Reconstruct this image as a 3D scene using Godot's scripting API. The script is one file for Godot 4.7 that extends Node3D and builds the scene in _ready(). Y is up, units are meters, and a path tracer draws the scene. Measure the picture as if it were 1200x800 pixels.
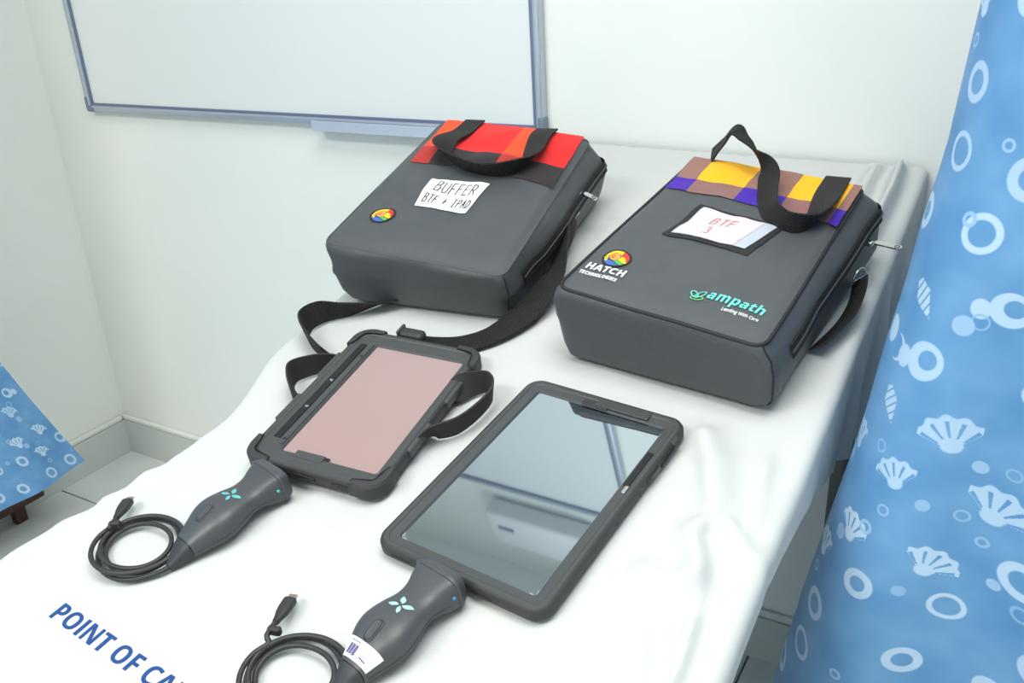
extends Node3D

# ------------------------------------------------------------------ frames
const CAM := Vector3(0, 1.305, 0)
const TILT := 0.19617          # the couch top slopes up towards the wall
const WALL_Z := -1.42
const WALL_X := -2.14
const ROOM_R := 1.9
const ROOM_F := 2.2
const ROOM_H := 2.65
var bed_tf: Transform3D
var M := {}
var used := {}
var noise := FastNoiseLite.new()

# ------------------------------------------------------------------ node helpers
func numbered(called: String) -> String:
	if not used.has(called):
		used[called] = 0
		return called
	used[called] += 1
	return "%s_%03d" % [called, used[called]]

func thing(called: String, label: String, category: String, tf: Transform3D = Transform3D.IDENTITY, group: String = "") -> Node3D:
	var o := Node3D.new()
	o.name = numbered(called)
	add_child(o)
	o.transform = tf
	o.set_meta("label", label)
	o.set_meta("category", category)
	if group != "":
		o.set_meta("group", group)
	return o

func obj(called: String, mesh: Mesh, mat: Material, parent: Node = null) -> MeshInstance3D:
	var o := MeshInstance3D.new()
	o.name = numbered(called) if parent == null else called
	o.mesh = mesh
	o.material_override = mat
	o.cast_shadow = GeometryInstance3D.SHADOW_CASTING_SETTING_ON
	if parent == null:
		add_child(o, true)
	else:
		parent.add_child(o, true)
	return o

func struct(called: String, mesh: Mesh, mat: Material, label: String) -> MeshInstance3D:
	var o := obj(called, mesh, mat)
	o.set_meta("kind", "structure")
	o.set_meta("label", label)
	o.set_meta("category", called.get_slice("_", 0))
	return o

func at(o: Node3D, p: Vector3) -> Node3D:
	o.position = p
	return o

func on_bed(x: float, z: float, lift: float, yaw_deg: float, roll_deg: float = 0.0) -> Transform3D:
	var b := Basis(Vector3.UP, deg_to_rad(yaw_deg)) * Basis(Vector3.BACK, deg_to_rad(roll_deg))
	return bed_tf * Transform3D(b, Vector3(x, lift, z))

# ------------------------------------------------------------------ mesh helpers
func finish(st: SurfaceTool) -> ArrayMesh:
	st.generate_normals()
	return st.commit()

# a sheet f(u, v) -> Vector3, u and v from 0 to 1
func sheet(nu: int, nv: int, f: Callable, uv = null, flip := false) -> ArrayMesh:
	var st := SurfaceTool.new()
	st.begin(Mesh.PRIMITIVE_TRIANGLES)
	for j in nv + 1:
		for i in nu + 1:
			var u := float(i) / nu
			var v := float(j) / nv
			st.set_uv(uv.call(u, v) if uv != null else Vector2(u, v))
			st.add_vertex(f.call(u, v))
	for j in nv:
		for i in nu:
			var a := j * (nu + 1) + i
			var b := a + 1
			var c := a + nu + 1
			var d := c + 1
			var q := [a, b, c, b, d, c] if not flip else [a, c, b, b, c, d]
			for k in q:
				st.add_index(k)
	return finish(st)

# rings of points joined; crease doubles the rings so that each band shades by itself
func loft(rings: Array, closed := true, cap0 := true, cap1 := true, crease := false, flip := false) -> ArrayMesh:
	var st := SurfaceTool.new()
	st.begin(Mesh.PRIMITIVE_TRIANGLES)
	var n: int = rings[0].size()
	var idx := PackedInt32Array()
	var count := 0
	var bands := rings.size() - 1
	var length := 0.0
	if crease:
		for r in bands:
			st.set_smooth_group(r + 1)
			for k in 2:
				for i in n + (1 if closed else 0):
					st.set_uv(Vector2(float(i) / n, float(r + k)))
					st.add_vertex(rings[r + k][i % n])
			var m := n + (1 if closed else 0)
			for i in m - 1:
				idx.append_array([count + i, count + m + i, count + i + 1, count + i + 1, count + m + i, count + m + i + 1])
			count += 2 * m
	else:
		for r in rings.size():
			if r > 0:
				length += rings[r][0].distance_to(rings[r - 1][0])
			for i in n:
				st.set_uv(Vector2(float(i) / n, length))
				st.add_vertex(rings[r][i])
		for r in bands:
			for i in n if closed else n - 1:
				var a := r * n + i
				var b := r * n + (i + 1) % n
				idx.append_array([a, a + n, b, b, a + n, b + n])
		count = rings.size() * n
	for side in 2:
		if (side == 0 and not cap0) or (side == 1 and not cap1):
			continue
		var ring = rings[0] if side == 0 else rings[-1]
		var c := Vector3.ZERO
		for p in ring:
			c += p / n
		var base := count
		st.set_smooth_group(900 + side)
		for p in ring:
			st.set_uv(Vector2.ZERO)
			st.add_vertex(p)
		st.set_uv(Vector2.ZERO)
		st.add_vertex(c)
		count += n + 1
		for i in n:
			var a := base + i
			var b := base + (i + 1) % n
			if side == 0:
				idx.append_array([a, b, base + n])
			else:
				idx.append_array([b, a, base + n])
	for k in range(0, idx.size(), 3):
		st.add_index(idx[k])
		st.add_index(idx[k + 2 if flip else k + 1])
		st.add_index(idx[k + 1 if flip else k + 2])
	return finish(st)

func spline(pts: Array, per: int) -> PackedVector3Array:
	var out := PackedVector3Array()
	var n := pts.size()
	for i in n - 1:
		var p0: Vector3 = pts[maxi(i - 1, 0)]
		var p1: Vector3 = pts[i]
		var p2: Vector3 = pts[i + 1]
		var p3: Vector3 = pts[mini(i + 2, n - 1)]
		for k in per:
			out.append(p1.cubic_interpolate(p2, p0, p3, float(k) / per))
	out.append(pts[n - 1])
	return out

func tube(pts: PackedVector3Array, radius: float, sides := 10) -> ArrayMesh:
	var rings := []
	var up := Vector3.UP
	for i in pts.size():
		var t := (pts[mini(i + 1, pts.size() - 1)] - pts[maxi(i - 1, 0)]).normalized()
		if absf(t.dot(up)) > 0.95:
			up = Vector3.RIGHT
		var s := t.cross(up).normalized()
		var w := s.cross(t).normalized()
		up = w
		var r := PackedVector3Array()
		for k in sides:
			var a := TAU * k / sides
			r.append(pts[i] + (s * cos(a) + w * sin(a)) * radius)
		rings.append(r)
	return loft(rings)

# a band of cloth: centre line, direction of its width at each point, half width, thickness
func ribbon(ctrl: Array, dirs: Array, half: float, thick: float, per := 8) -> ArrayMesh:
	var c := spline(ctrl, per)
	var w := spline(dirs, per)
	var st := SurfaceTool.new()
	st.begin(Mesh.PRIMITIVE_TRIANGLES)
	var cor := []
	var run := PackedFloat32Array()
	var length := 0.0
	for i in c.size():
		if i > 0:
			length += c[i].distance_to(c[i - 1])
		run.append(length)
		var t := (c[mini(i + 1, c.size() - 1)] - c[maxi(i - 1, 0)]).normalized()
		var d := (w[i] - t * w[i].dot(t)).normalized()
		var nn := t.cross(d).normalized() * thick * 0.5
		cor.append([c[i] - d * half - nn, c[i] + d * half - nn, c[i] + d * half + nn, c[i] - d * half + nn])
	var count := 0
	for f in 4:
		st.set_smooth_group(f + 1)
		for i in c.size():
			for e in 2:
				st.set_uv(Vector2(e * half * 2.0, run[i]) if f % 2 == 0 else Vector2(e * thick, run[i]))
				st.add_vertex(cor[i][(f + e) % 4])
		for i in c.size() - 1:
			var a := count + i * 2
			for k in [a, a + 2, a + 1, a + 1, a + 2, a + 3]:
				st.add_index(k)
		count += c.size() * 2
	for e in 2:
		var q = cor[0] if e == 0 else cor[-1]
		st.set_smooth_group(8 + e)
		for k in 4:
			st.set_uv(Vector2.ZERO)
			st.add_vertex(q[k])
		for k in ([0, 1, 2, 0, 2, 3] if e == 0 else [0, 2, 1, 0, 3, 2]):
			st.add_index(count + k)
		count += 4
	return finish(st)

# rounded rectangle ring in the x-z plane
func rrect(x0: float, x1: float, z0: float, z1: float, r: float, y: float, per := 6, along := 8) -> PackedVector3Array:
	var out := PackedVector3Array()
	var cs := [Vector2(x1 - r, z1 - r), Vector2(x0 + r, z1 - r), Vector2(x0 + r, z0 + r), Vector2(x1 - r, z0 + r)]
	for k in 4:
		for i in per + 1:
			var a := PI * 0.5 * (k + float(i) / per)
			out.append(Vector3(cs[k].x + r * cos(a), y, cs[k].y + r * sin(a)))
		var e: Vector3 = out[out.size() - 1]
		var b := PI * 0.5 * (k + 1)
		var n: Vector2 = cs[(k + 1) % 4]
		var s := Vector3(n.x + r * cos(b), y, n.y + r * sin(b))
		for i in range(1, along):
			out.append(e.lerp(s, float(i) / along))
	return out

func rbox(size: Vector3, r := 0.004) -> ArrayMesh:
	var h := size * 0.5
	var rr := minf(r, minf(h.x, minf(h.y, h.z)) * 0.98)
	var rings := []
	for k in 4:
		var a := PI * 0.5 * k / 3.0
		rings.append(rrect(-h.x + rr * (1 - sin(a)), h.x - rr * (1 - sin(a)), -h.z + rr * (1 - sin(a)), h.z - rr * (1 - sin(a)), maxf(rr * sin(a), 0.0001), -h.y + rr * (1 - cos(a)), 3, 1))
	for k in 4:
		var a := PI * 0.5 * (1.0 - k / 3.0)
		rings.append(rrect(-h.x + rr * (1 - sin(a)), h.x - rr * (1 - sin(a)), -h.z + rr * (1 - sin(a)), h.z - rr * (1 - sin(a)), maxf(rr * sin(a), 0.0001), h.y - rr * (1 - cos(a)), 3, 1))
	return loft(rings, true, true, true, true)

func box(size: Vector3) -> BoxMesh:
	var b := BoxMesh.new()
	b.size = size
	return b

func lathe(profile: Array, sides := 20) -> ArrayMesh:
	var rings := []
	for p in profile:
		var r := PackedVector3Array()
		for k in sides:
			var a := TAU * k / sides
			r.append(Vector3(p.x * cos(a), p.y, p.x * sin(a)))
		rings.append(r)
	return loft(rings)

# lay a mesh that lies in the x-y plane over a surface: f(x, y, height) -> Vector3
func drape(mesh: Mesh, f: Callable) -> ArrayMesh:
	var a := mesh.surface_get_arrays(0)
	var v: PackedVector3Array = a[Mesh.ARRAY_VERTEX]
	var ix = a[Mesh.ARRAY_INDEX]
	var st := SurfaceTool.new()
	st.begin(Mesh.PRIMITIVE_TRIANGLES)
	st.set_smooth_group(-1)
	var order := []
	if ix != null and ix.size() > 0:
		order = Array(ix)
	else:
		order = range(v.size())
	for i in order:
		st.add_vertex(f.call(v[i].x, v[i].y, v[i].z))
	return finish(st)

func letters(text: String, cap: float, bold := true, depth := 0.0006) -> TextMesh:
	var t := TextMesh.new()
	var fnt := SystemFont.new()
	fnt.font_names = PackedStringArray(["Droid Sans"])
	fnt.font_weight = 700 if bold else 400
	t.font = fnt
	t.text = text
	t.font_size = 48
	t.pixel_size = cap / 0.714 / 48.0
	t.depth = depth
	t.curve_step = 1.0
	t.horizontal_alignment = HORIZONTAL_ALIGNMENT_LEFT
	t.vertical_alignment = VERTICAL_ALIGNMENT_BOTTOM
	return t

# pen strokes: lists of polylines in the x-y plane, as one flat raised line each
func strokes(lines: Array, half: float, f: Callable) -> ArrayMesh:
	var st := SurfaceTool.new()
	st.begin(Mesh.PRIMITIVE_TRIANGLES)
	st.set_smooth_group(-1)
	for line in lines:
		for i in line.size() - 1:
			var a: Vector2 = line[i]
			var b: Vector2 = line[i + 1]
			var d := (b - a).normalized() * half
			var n := Vector2(-d.y, d.x)
			var q := [a - d * 0.6 - n, a - d * 0.6 + n, b + d * 0.6 + n, b + d * 0.6 - n]
			for k in [0, 1, 2, 0, 2, 3]:
				st.add_vertex(f.call(q[k].x, q[k].y, 0.0003))
	return finish(st)

const PEN := {
	"B": [[0, 0, 0.05, 1, 0.5, 1, 0.62, 0.8, 0.45, 0.55, 0.04, 0.52], [0.45, 0.55, 0.7, 0.35, 0.55, 0.02, 0, 0]],
	"U": [[0, 1, 0.02, 0.25, 0.2, 0, 0.5, 0.05, 0.62, 0.3, 0.68, 1]],
	"F": [[0, 0, 0.06, 1], [0.02, 1, 0.62, 1.03], [0.04, 0.55, 0.5, 0.58]],
	"E": [[0.62, 0.98, 0.05, 1, 0, 0, 0.6, 0.02], [0.04, 0.52, 0.5, 0.55]],
	"R": [[0, 0, 0.06, 1, 0.5, 1, 0.62, 0.78, 0.45, 0.52, 0.04, 0.5], [0.25, 0.5, 0.68, 0]],
	"T": [[0, 1, 0.7, 1.02], [0.36, 1, 0.32, 0]],
	"+": [[0.3, 0.85, 0.3, 0.1], [0, 0.48, 0.62, 0.5]],
	"I": [[0.1, 1, 0.55, 1], [0.33, 1, 0.3, 0], [0.05, 0, 0.58, 0.01]],
	"P": [[0, 0, 0.06, 1, 0.5, 1, 0.64, 0.78, 0.45, 0.5, 0.04, 0.48]],
	"A": [[0, 0, 0.35, 1, 0.65, 0], [0.12, 0.38, 0.55, 0.4]],
	"D": [[0, 0, 0.05, 1, 0.42, 0.9, 0.64, 0.5, 0.4, 0.08, 0, 0]],
	"3": [[0.05, 0.9, 0.4, 1, 0.58, 0.78, 0.3, 0.55, 0.6, 0.35, 0.45, 0.02, 0, 0.1]],
}
func handwriting(text: String, x: float, y: float, hgt: float, adv: float, slant := 0.12) -> Array:
	var out := []
	for ch in text:
		if PEN.has(ch):
			for s in PEN[ch]:
				var line := []
				for k in range(0, s.size(), 2):
					line.append(Vector2(x + (s[k] + s[k + 1] * slant) * adv * 0.98, y + s[k + 1] * hgt))
				out.append(line)
		x += adv
	return out

# ------------------------------------------------------------------ materials
func rgb(r: float, g: float, b: float) -> Color:
	return Color(r / 255.0, g / 255.0, b / 255.0)

func mat(c: Color, rough := 0.6, metal := 0.0) -> StandardMaterial3D:
	var m := StandardMaterial3D.new()
	m.albedo_color = c
	m.roughness = rough
	m.metallic = metal
	m.cull_mode = BaseMaterial3D.CULL_DISABLED
	return m

func relief(m: StandardMaterial3D, tex: Texture2D, scale: Vector3, strength: float, triplanar := true) -> StandardMaterial3D:
	m.normal_enabled = true
	m.normal_texture = tex
	m.normal_scale = strength
	m.uv1_scale = scale
	m.uv1_triplanar = triplanar
	return m

func normal_image(n: int, f: Callable) -> ImageTexture:
	var im := Image.create(n, n, false, Image.FORMAT_RGBA8)
	for y in n:
		for x in n:
			var h: float = f.call(float(x) / n, float(y) / n)
			im.set_pixel(x, y, Color(h, h, h))
	im.bump_map_to_normal_map(6.0)
	return ImageTexture.create_from_image(im)

func mottled(n: int, freq: float, a: Color, b: Color, seed_: int) -> ImageTexture:
	var fn := FastNoiseLite.new()
	fn.seed = seed_
	fn.frequency = freq
	fn.fractal_octaves = 4
	var g := fn.get_seamless_image(n, n)
	var im := Image.create(n, n, false, Image.FORMAT_RGBA8)
	for y in n:
		for x in n:
			im.set_pixel(x, y, a.lerp(b, g.get_pixel(x, y).r))
	return ImageTexture.create_from_image(im)

func blot(im: Image, cx: float, cy: float, r: float, f: Callable, c: Color) -> void:
	# wraps round the edges so that the print repeats without a seam
	var n := im.get_width()
	for y in range(int(cy - r) - 1, int(cy + r) + 2):
		for x in range(int(cx - r) - 1, int(cx + r) + 2):
			var k: float = clampf(f.call((x - cx) / r, (y - cy) / r), 0.0, 1.0)
			if k > 0.0:
				var px := posmod(x, n)
				var py := posmod(y, n)
				im.set_pixel(px, py, im.get_pixel(px, py).lerp(c, k))

func curtain_print() -> ImageTexture:
	var n := 1024
	var im := Image.create(n, n, false, Image.FORMAT_RGBA8)
	var fn := FastNoiseLite.new()
	fn.seed = 11
	fn.frequency = 0.006
	fn.fractal_octaves = 3
	var g := fn.get_seamless_image(n, n)
	var c0 := rgb(82, 138, 190)
	var c1 := rgb(112, 162, 208)
	for y in n:
		for x in n:
			im.set_pixel(x, y, c0.lerp(c1, g.get_pixel(x, y).r))
	var pale := rgb(184, 210, 236)
	var rng := RandomNumberGenerator.new()
	rng.seed = 4
	var edge := 0.07
	var disc := func(u, v): return (1.0 - Vector2(u, v * 0.9).length()) / edge * 0.5
	var k := 0
	for gy in 9:
		for gx in 7:
			var cx := (gx + 0.5 + 0.45 * (gy % 2) + rng.randf_range(-0.16, 0.16)) * n / 7.0
			var cy := (gy + 0.5 + rng.randf_range(-0.16, 0.16)) * n / 9.0
			var r := rng.randf_range(28, 36)
			var tone := pale.lerp(c1, rng.randf_range(0.0, 0.22))
			var kind := (gx * 3 + gy * 2 + k / 5) % 6
			k += 1
			var turn := rng.randf_range(-0.5, 0.5)
			if kind == 0 or kind == 3:
				var inner := rng.randf_range(0.45, 0.66)
				blot(im, cx, cy, r, func(u, v): return minf((1.0 - Vector2(u, v).length()) / edge, (Vector2(u, v).length() - inner) / edge), tone)
			elif kind == 1:
				blot(im, cx, cy, r, func(u, v): return minf((1.0 - Vector2(u, v).length()) / edge, (Vector2(u - 0.15, v + 0.1).length() - 0.45) / edge), tone)
				blot(im, cx - r * 1.3, cy + r * 0.3, r * 0.55, disc, tone)
			elif kind == 2 or kind == 5:
				# fan shell: scalloped rim, dark ribs
				blot(im, cx, cy, r * 1.25, func(u, v):
					var p := Vector2(u, v).rotated(turn)
					var q := Vector2(p.x, p.y - 0.75)
					var a := atan2(q.x, -q.y)
					var d := q.length()
					if absf(a) > 1.05:
						return (0.34 - Vector2(p.x * 0.8, p.y - 0.6).length()) / edge
					var rim := 1.45 + 0.07 * cos(a * 13.0)
					var rib := 1.0 if absf(sin(a * 6.5)) > 0.42 or d < 0.5 or d > 1.2 else 0.0
					return minf((rim - d) / edge, rib), tone)
			elif kind == 4 and gy % 3 != 0:
				# whelk: a tapered body with turns
				blot(im, cx, cy, r * 1.25, func(u, v):
					var p := Vector2(u, v).rotated(0.5 + turn)
					var w := 0.55 * clampf(1.0 - absf(p.y + 0.25) * 0.85, 0.0, 1.0)
					var band := 1.0 if absf(sin(p.y * 9.0 + p.x * 3.0)) > 0.38 else 0.0
					return minf(minf((w - absf(p.x)) / edge, (0.95 - absf(p.y)) / edge), band), tone)
			else:
				blot(im, cx, cy, r * 0.72, disc, tone)
				blot(im, cx + r * 1.25, cy + r * 0.5, r * 0.75, func(u, v): return minf((1.0 - Vector2(u, v).length()) / edge, (Vector2(u + 0.3, v).length() - 0.85) / edge), tone)
	# small faint rings and dots between the larger motifs
	for i in 60:
		var r := rng.randf_range(11, 19)
		var cx := rng.randf_range(0, n)
		var cy := rng.randf_range(0, n)
		var tone := c1.lerp(pale, rng.randf_range(0.25, 0.6))
		var hole := 0.0 if i % 3 == 0 else rng.randf_range(0.4, 0.7)
		blot(im, cx, cy, r, func(u, v): return minf((1.0 - Vector2(u, v).length()) / 0.12, (Vector2(u, v).length() - hole) / 0.12 + (1.0 if hole == 0.0 else 0.0)), tone)
	return ImageTexture.create_from_image(im)

# woven check: columns and rows given by their ends, colours per cell
func check_cloth(cols: Array, rows: Array, cells: Array, mixed: Dictionary) -> ImageTexture:
	var w := 512
	var h := 256
	var im := Image.create(w, h, false, Image.FORMAT_RGBA8)
	var rng := RandomNumberGenerator.new()
	rng.seed = 9
	for y in h:
		for x in w:
			var u := float(x) / w
			var v := float(y) / h
			var ci := 0
			while ci < cols.size() - 1 and u > cols[ci]:
				ci += 1
			var ri := 0
			while ri < rows.size() - 1 and v > rows[ri]:
				ri += 1
			var c: Color = cells[ri][ci]
			var key: String = c.to_html(false)
			if mixed.has(key):
				c = mixed[key] if ((x / 2 + y / 2) % 2 == 0) else c
			var k := 1.0 + rng.randf_range(-0.09, 0.09)
			im.set_pixel(x, y, Color(c.r * k, c.g * k, c.b * k))
	return ImageTexture.create_from_image(im)

func emblem_print() -> ImageTexture:
	var n := 192
	var im := Image.create(n, n, false, Image.FORMAT_RGBA8)
	for y in n:
		for x in n:
			var p := Vector2(x - n / 2.0, y - n / 2.0) / (n / 2.0)
			var d := p.length()
			var c := rgb(246, 205, 30)
			var wave := 0.22 + 0.2 * sin(p.x * 2.6 - 0.4)
			var head := Vector2(p.x + 0.2, p.y + 0.12)
			if p.x > 0.12 and p.y < wave - 0.28 and d > 0.25 and p.y < 0.32 - p.x * 0.3 and Vector2(p.x - 0.3, p.y - 0.05).length() > 0.36:
				c = rgb(200, 45, 40)
			if p.y > wave - 0.07 and p.y <= wave + 0.26 and p.x > -0.45:
				c = rgb(70, 178, 80)
			if p.y > wave + 0.26 or (p.y > wave + 0.02 and p.x < -0.3):
				c = rgb(58, 98, 176)
			if p.x < -0.5 and p.y < 0.45 and d > 0.62:
				c = rgb(246, 205, 30)
			if absf(p.y - wave - 0.26) < 0.035 or absf(p.y - wave + 0.07) < 0.03:
				c = rgb(28, 24, 22)
			if head.length() < 0.42:
				c = rgb(28, 24, 22)
			if head.length() < 0.37:
				c = rgb(236, 148, 70)
			if Vector2(head.x - 0.3, head.y - 0.1).length() < 0.16:
				c = rgb(236, 148, 70)
			if absf(Vector2(head.x + 0.1, head.y - 0.02).length() - 0.12) < 0.035 and head.x < 0:
				c = rgb(120, 60, 30)
			if d > 0.84:
				c = rgb(26, 22, 22)
			im.set_pixel(x, y, c)
	return ImageTexture.create_from_image(im)

func make_materials() -> void:
	var weave := normal_image(32, func(u, v): return 0.5 + 0.25 * sin(TAU * (u * 4 + floor(v * 8) * 0.5)) * absf(sin(PI * v * 8)))
	var rib := normal_image(64, func(u, v): return 0.5 + 0.35 * sin(TAU * (v * 6 + (0.5 if fmod(u * 4, 1.0) > 0.5 else 0.0))) )
	var fn := FastNoiseLite.new()
	fn.seed = 3
	fn.frequency = 0.012
	fn.fractal_octaves = 4
	var rough_img := fn.get_seamless_image(256, 256)
	rough_img.convert(Image.FORMAT_RGBA8)
	rough_img.bump_map_to_normal_map(3.0)
	var crumple := ImageTexture.create_from_image(rough_img)

	M.wall = mat(rgb(236, 239, 236), 0.75)
	M.wall.albedo_texture = mottled(256, 0.01, rgb(250, 252, 250), rgb(255, 255, 255), 5)
	M.wall.uv1_triplanar = true
	M.wall.uv1_scale = Vector3(0.7, 0.7, 0.7)
	M.ceiling = mat(rgb(240, 242, 240), 0.8)
	M.tile = mat(Color.WHITE, 0.32)
	M.tile.albedo_texture = mottled(256, 0.02, rgb(214, 218, 216), rgb(224, 227, 225), 6)
	M.tile.uv1_triplanar = true
	M.tile.uv1_scale = Vector3(1.7, 1.7, 1.7)
	M.grout = mat(rgb(140, 145, 144), 0.9)
	M.skirting = mat(rgb(198, 204, 201), 0.5)
	M.mortar = mat(rgb(226, 230, 224), 0.8)
	M.cloth = relief(mat(rgb(193, 196, 195), 0.85), crumple, Vector3(3, 3, 3), 0.25)
	M.cloth.backlight = Color(0.12, 0.12, 0.12)
	M.print_blue = mat(rgb(12, 64, 128), 0.8)
	M.nylon = relief(mat(rgb(68, 72, 76), 0.50), weave, Vector3(160, 160, 160), 0.5)
	M.nylon.rim_enabled = true
	M.nylon.rim = 0.3
	M.piping = mat(rgb(26, 27, 30), 0.7)
	M.webbing = relief(mat(rgb(38, 37, 36), 0.75), rib, Vector3(80, 80, 80), 2.2, false)
	M.webbing.uv1_scale = Vector3(60, 60, 60)
	M.elastic = relief(mat(rgb(44, 42, 41), 0.8), weave, Vector3(200, 200, 200), 0.6, false)
	M.zip_tape = mat(rgb(20, 20, 22), 0.8)
	M.zip_teeth = mat(rgb(66, 68, 72), 0.4, 0.3)
	M.chrome = mat(rgb(205, 205, 200), 0.22, 1.0)
	M.paper = mat(rgb(248, 248, 246), 0.7)
	M.paper_pink = mat(rgb(222, 198, 203), 0.6)
	M.vinyl = mat(rgb(178, 186, 198), 0.2)
	M.ink = mat(rgb(36, 40, 44), 0.8)
	M.ink_red = mat(rgb(176, 62, 80), 0.8)
	M.white_print = mat(rgb(238, 240, 242), 0.8)
	M.teal_print = mat(rgb(104, 206, 196), 0.7)
	M.green_print = mat(rgb(92, 190, 110), 0.7)
	M.teal = mat(rgb(96, 172, 174), 0.5)
	M.teal_pale = mat(rgb(158, 200, 198), 0.5)
	M.blue_dot = mat(rgb(60, 130, 190), 0.3)
	M.teal_dot = mat(rgb(50, 170, 175), 0.3)
	M.label_navy = mat(rgb(52, 56, 120), 0.7)
	M.case_rubber = relief(mat(rgb(50, 51, 52), 0.6), crumple, Vector3(30, 30, 30), 0.12)
	M.case_plastic = mat(rgb(64, 66, 68), 0.45)
	M.black = mat(rgb(14, 14, 15), 0.5)
	M.probe = relief(mat(rgb(68, 71, 75), 0.42), crumple, Vector3(40, 40, 40), 0.08)
	M.probe_dark = mat(rgb(46, 48, 53), 0.5)
	M.cable = mat(rgb(44, 44, 46), 0.5)
	M.plug_metal = mat(rgb(196, 172, 166), 0.3, 0.9)
	M.glass_screen = mat(rgb(190, 200, 208), 0.03, 1.0)
	M.film = mat(rgb(158, 134, 133), 0.12)
	M.film.metallic_specular = 0.6
	M.board = mat(rgb(226, 231, 231), 0.16)
	M.aluminium = mat(rgb(184, 192, 204), 0.35, 0.55)
	M.frame_inner = mat(rgb(112, 122, 150), 0.45, 0.2)
	M.corner_plastic = mat(rgb(112, 128, 142), 0.5)
	M.tray = mat(rgb(190, 200, 216), 0.45, 0.2)
	M.unit_white = mat(rgb(236, 238, 238), 0.4)
	M.steel = mat(rgb(90, 92, 94), 0.4, 0.7)
	M.mattress = mat(rgb(60, 66, 78), 0.6)
	M.wood = mat(rgb(70, 40, 30), 0.5)
	M.curtain = mat(Color.WHITE, 0.6)
	M.curtain.albedo_texture = curtain_print()
	M.curtain.backlight = Color(0.35, 0.35, 0.35)
	M.lamp = mat(rgb(255, 255, 252), 0.6)
	M.lamp.emission_enabled = true
	M.lamp.emission = rgb(255, 255, 250)
	M.lamp.emission_energy_multiplier = 2.0
	var red := rgb(222, 22, 24)
	var blk := rgb(34, 28, 30)
	var org := rgb(244, 72, 24)
	var mar := rgb(150, 34, 34)
	M.check_red = mat(Color.WHITE, 0.9)
	M.check_red.albedo_texture = check_cloth([0.13, 0.58, 0.70, 1.01], [0.66, 1.01], [[org, red, org, red], [mar, blk, mar, blk]], {mar.to_html(false): rgb(190, 44, 36)})
	var yel := rgb(250, 178, 8)
	var bro := rgb(152, 112, 88)
	var pur := rgb(62, 18, 160)
	var mix := rgb(118, 82, 100)
	M.check_purple = mat(Color.WHITE, 0.9)
	M.check_purple.albedo_texture = check_cloth([0.13, 0.42, 0.67, 0.95, 1.01], [0.63, 1.01], [[bro, yel, bro, yel, bro], [pur, mix, pur, mix, pur]], {bro.to_html(false): rgb(132, 92, 96), mix.to_html(false): rgb(150, 108, 84)})
	for k in ["check_red", "check_purple"]:
		M[k].rim_enabled = true
		M[k].rim = 0.25
	M.emblem = mat(Color.WHITE, 0.7)
	M.emblem.albedo_texture = emblem_print()

# ------------------------------------------------------------------ the room
func lamp_panel(p: Vector3, size: Vector2, energy: float, label: String) -> void:
	var t := thing("ceiling_light", label, "light", Transform3D(Basis.IDENTITY, p), "ceiling light panels")
	at(obj("frame", box(Vector3(size.x + 0.04, 0.03, size.y + 0.04)), M.unit_white, t), Vector3(0, 0.0, 0))
	at(obj("diffuser", box(Vector3(size.x, 0.006, size.y)), M.lamp, t), Vector3(0, -0.018, 0))
	var l := AreaLight3D.new()
	l.name = "area_light"
	l.area_size = size
	l.light_energy = energy
	l.light_color = Color(1.0, 0.995, 0.975)
	l.area_range = 12.0
	l.area_attenuation = 2.0
	l.shadow_enabled = true
	t.add_child(l)
	l.position = Vector3(0, -0.024, 0)
	l.rotation_degrees = Vector3(-90, 0, 0)

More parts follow.
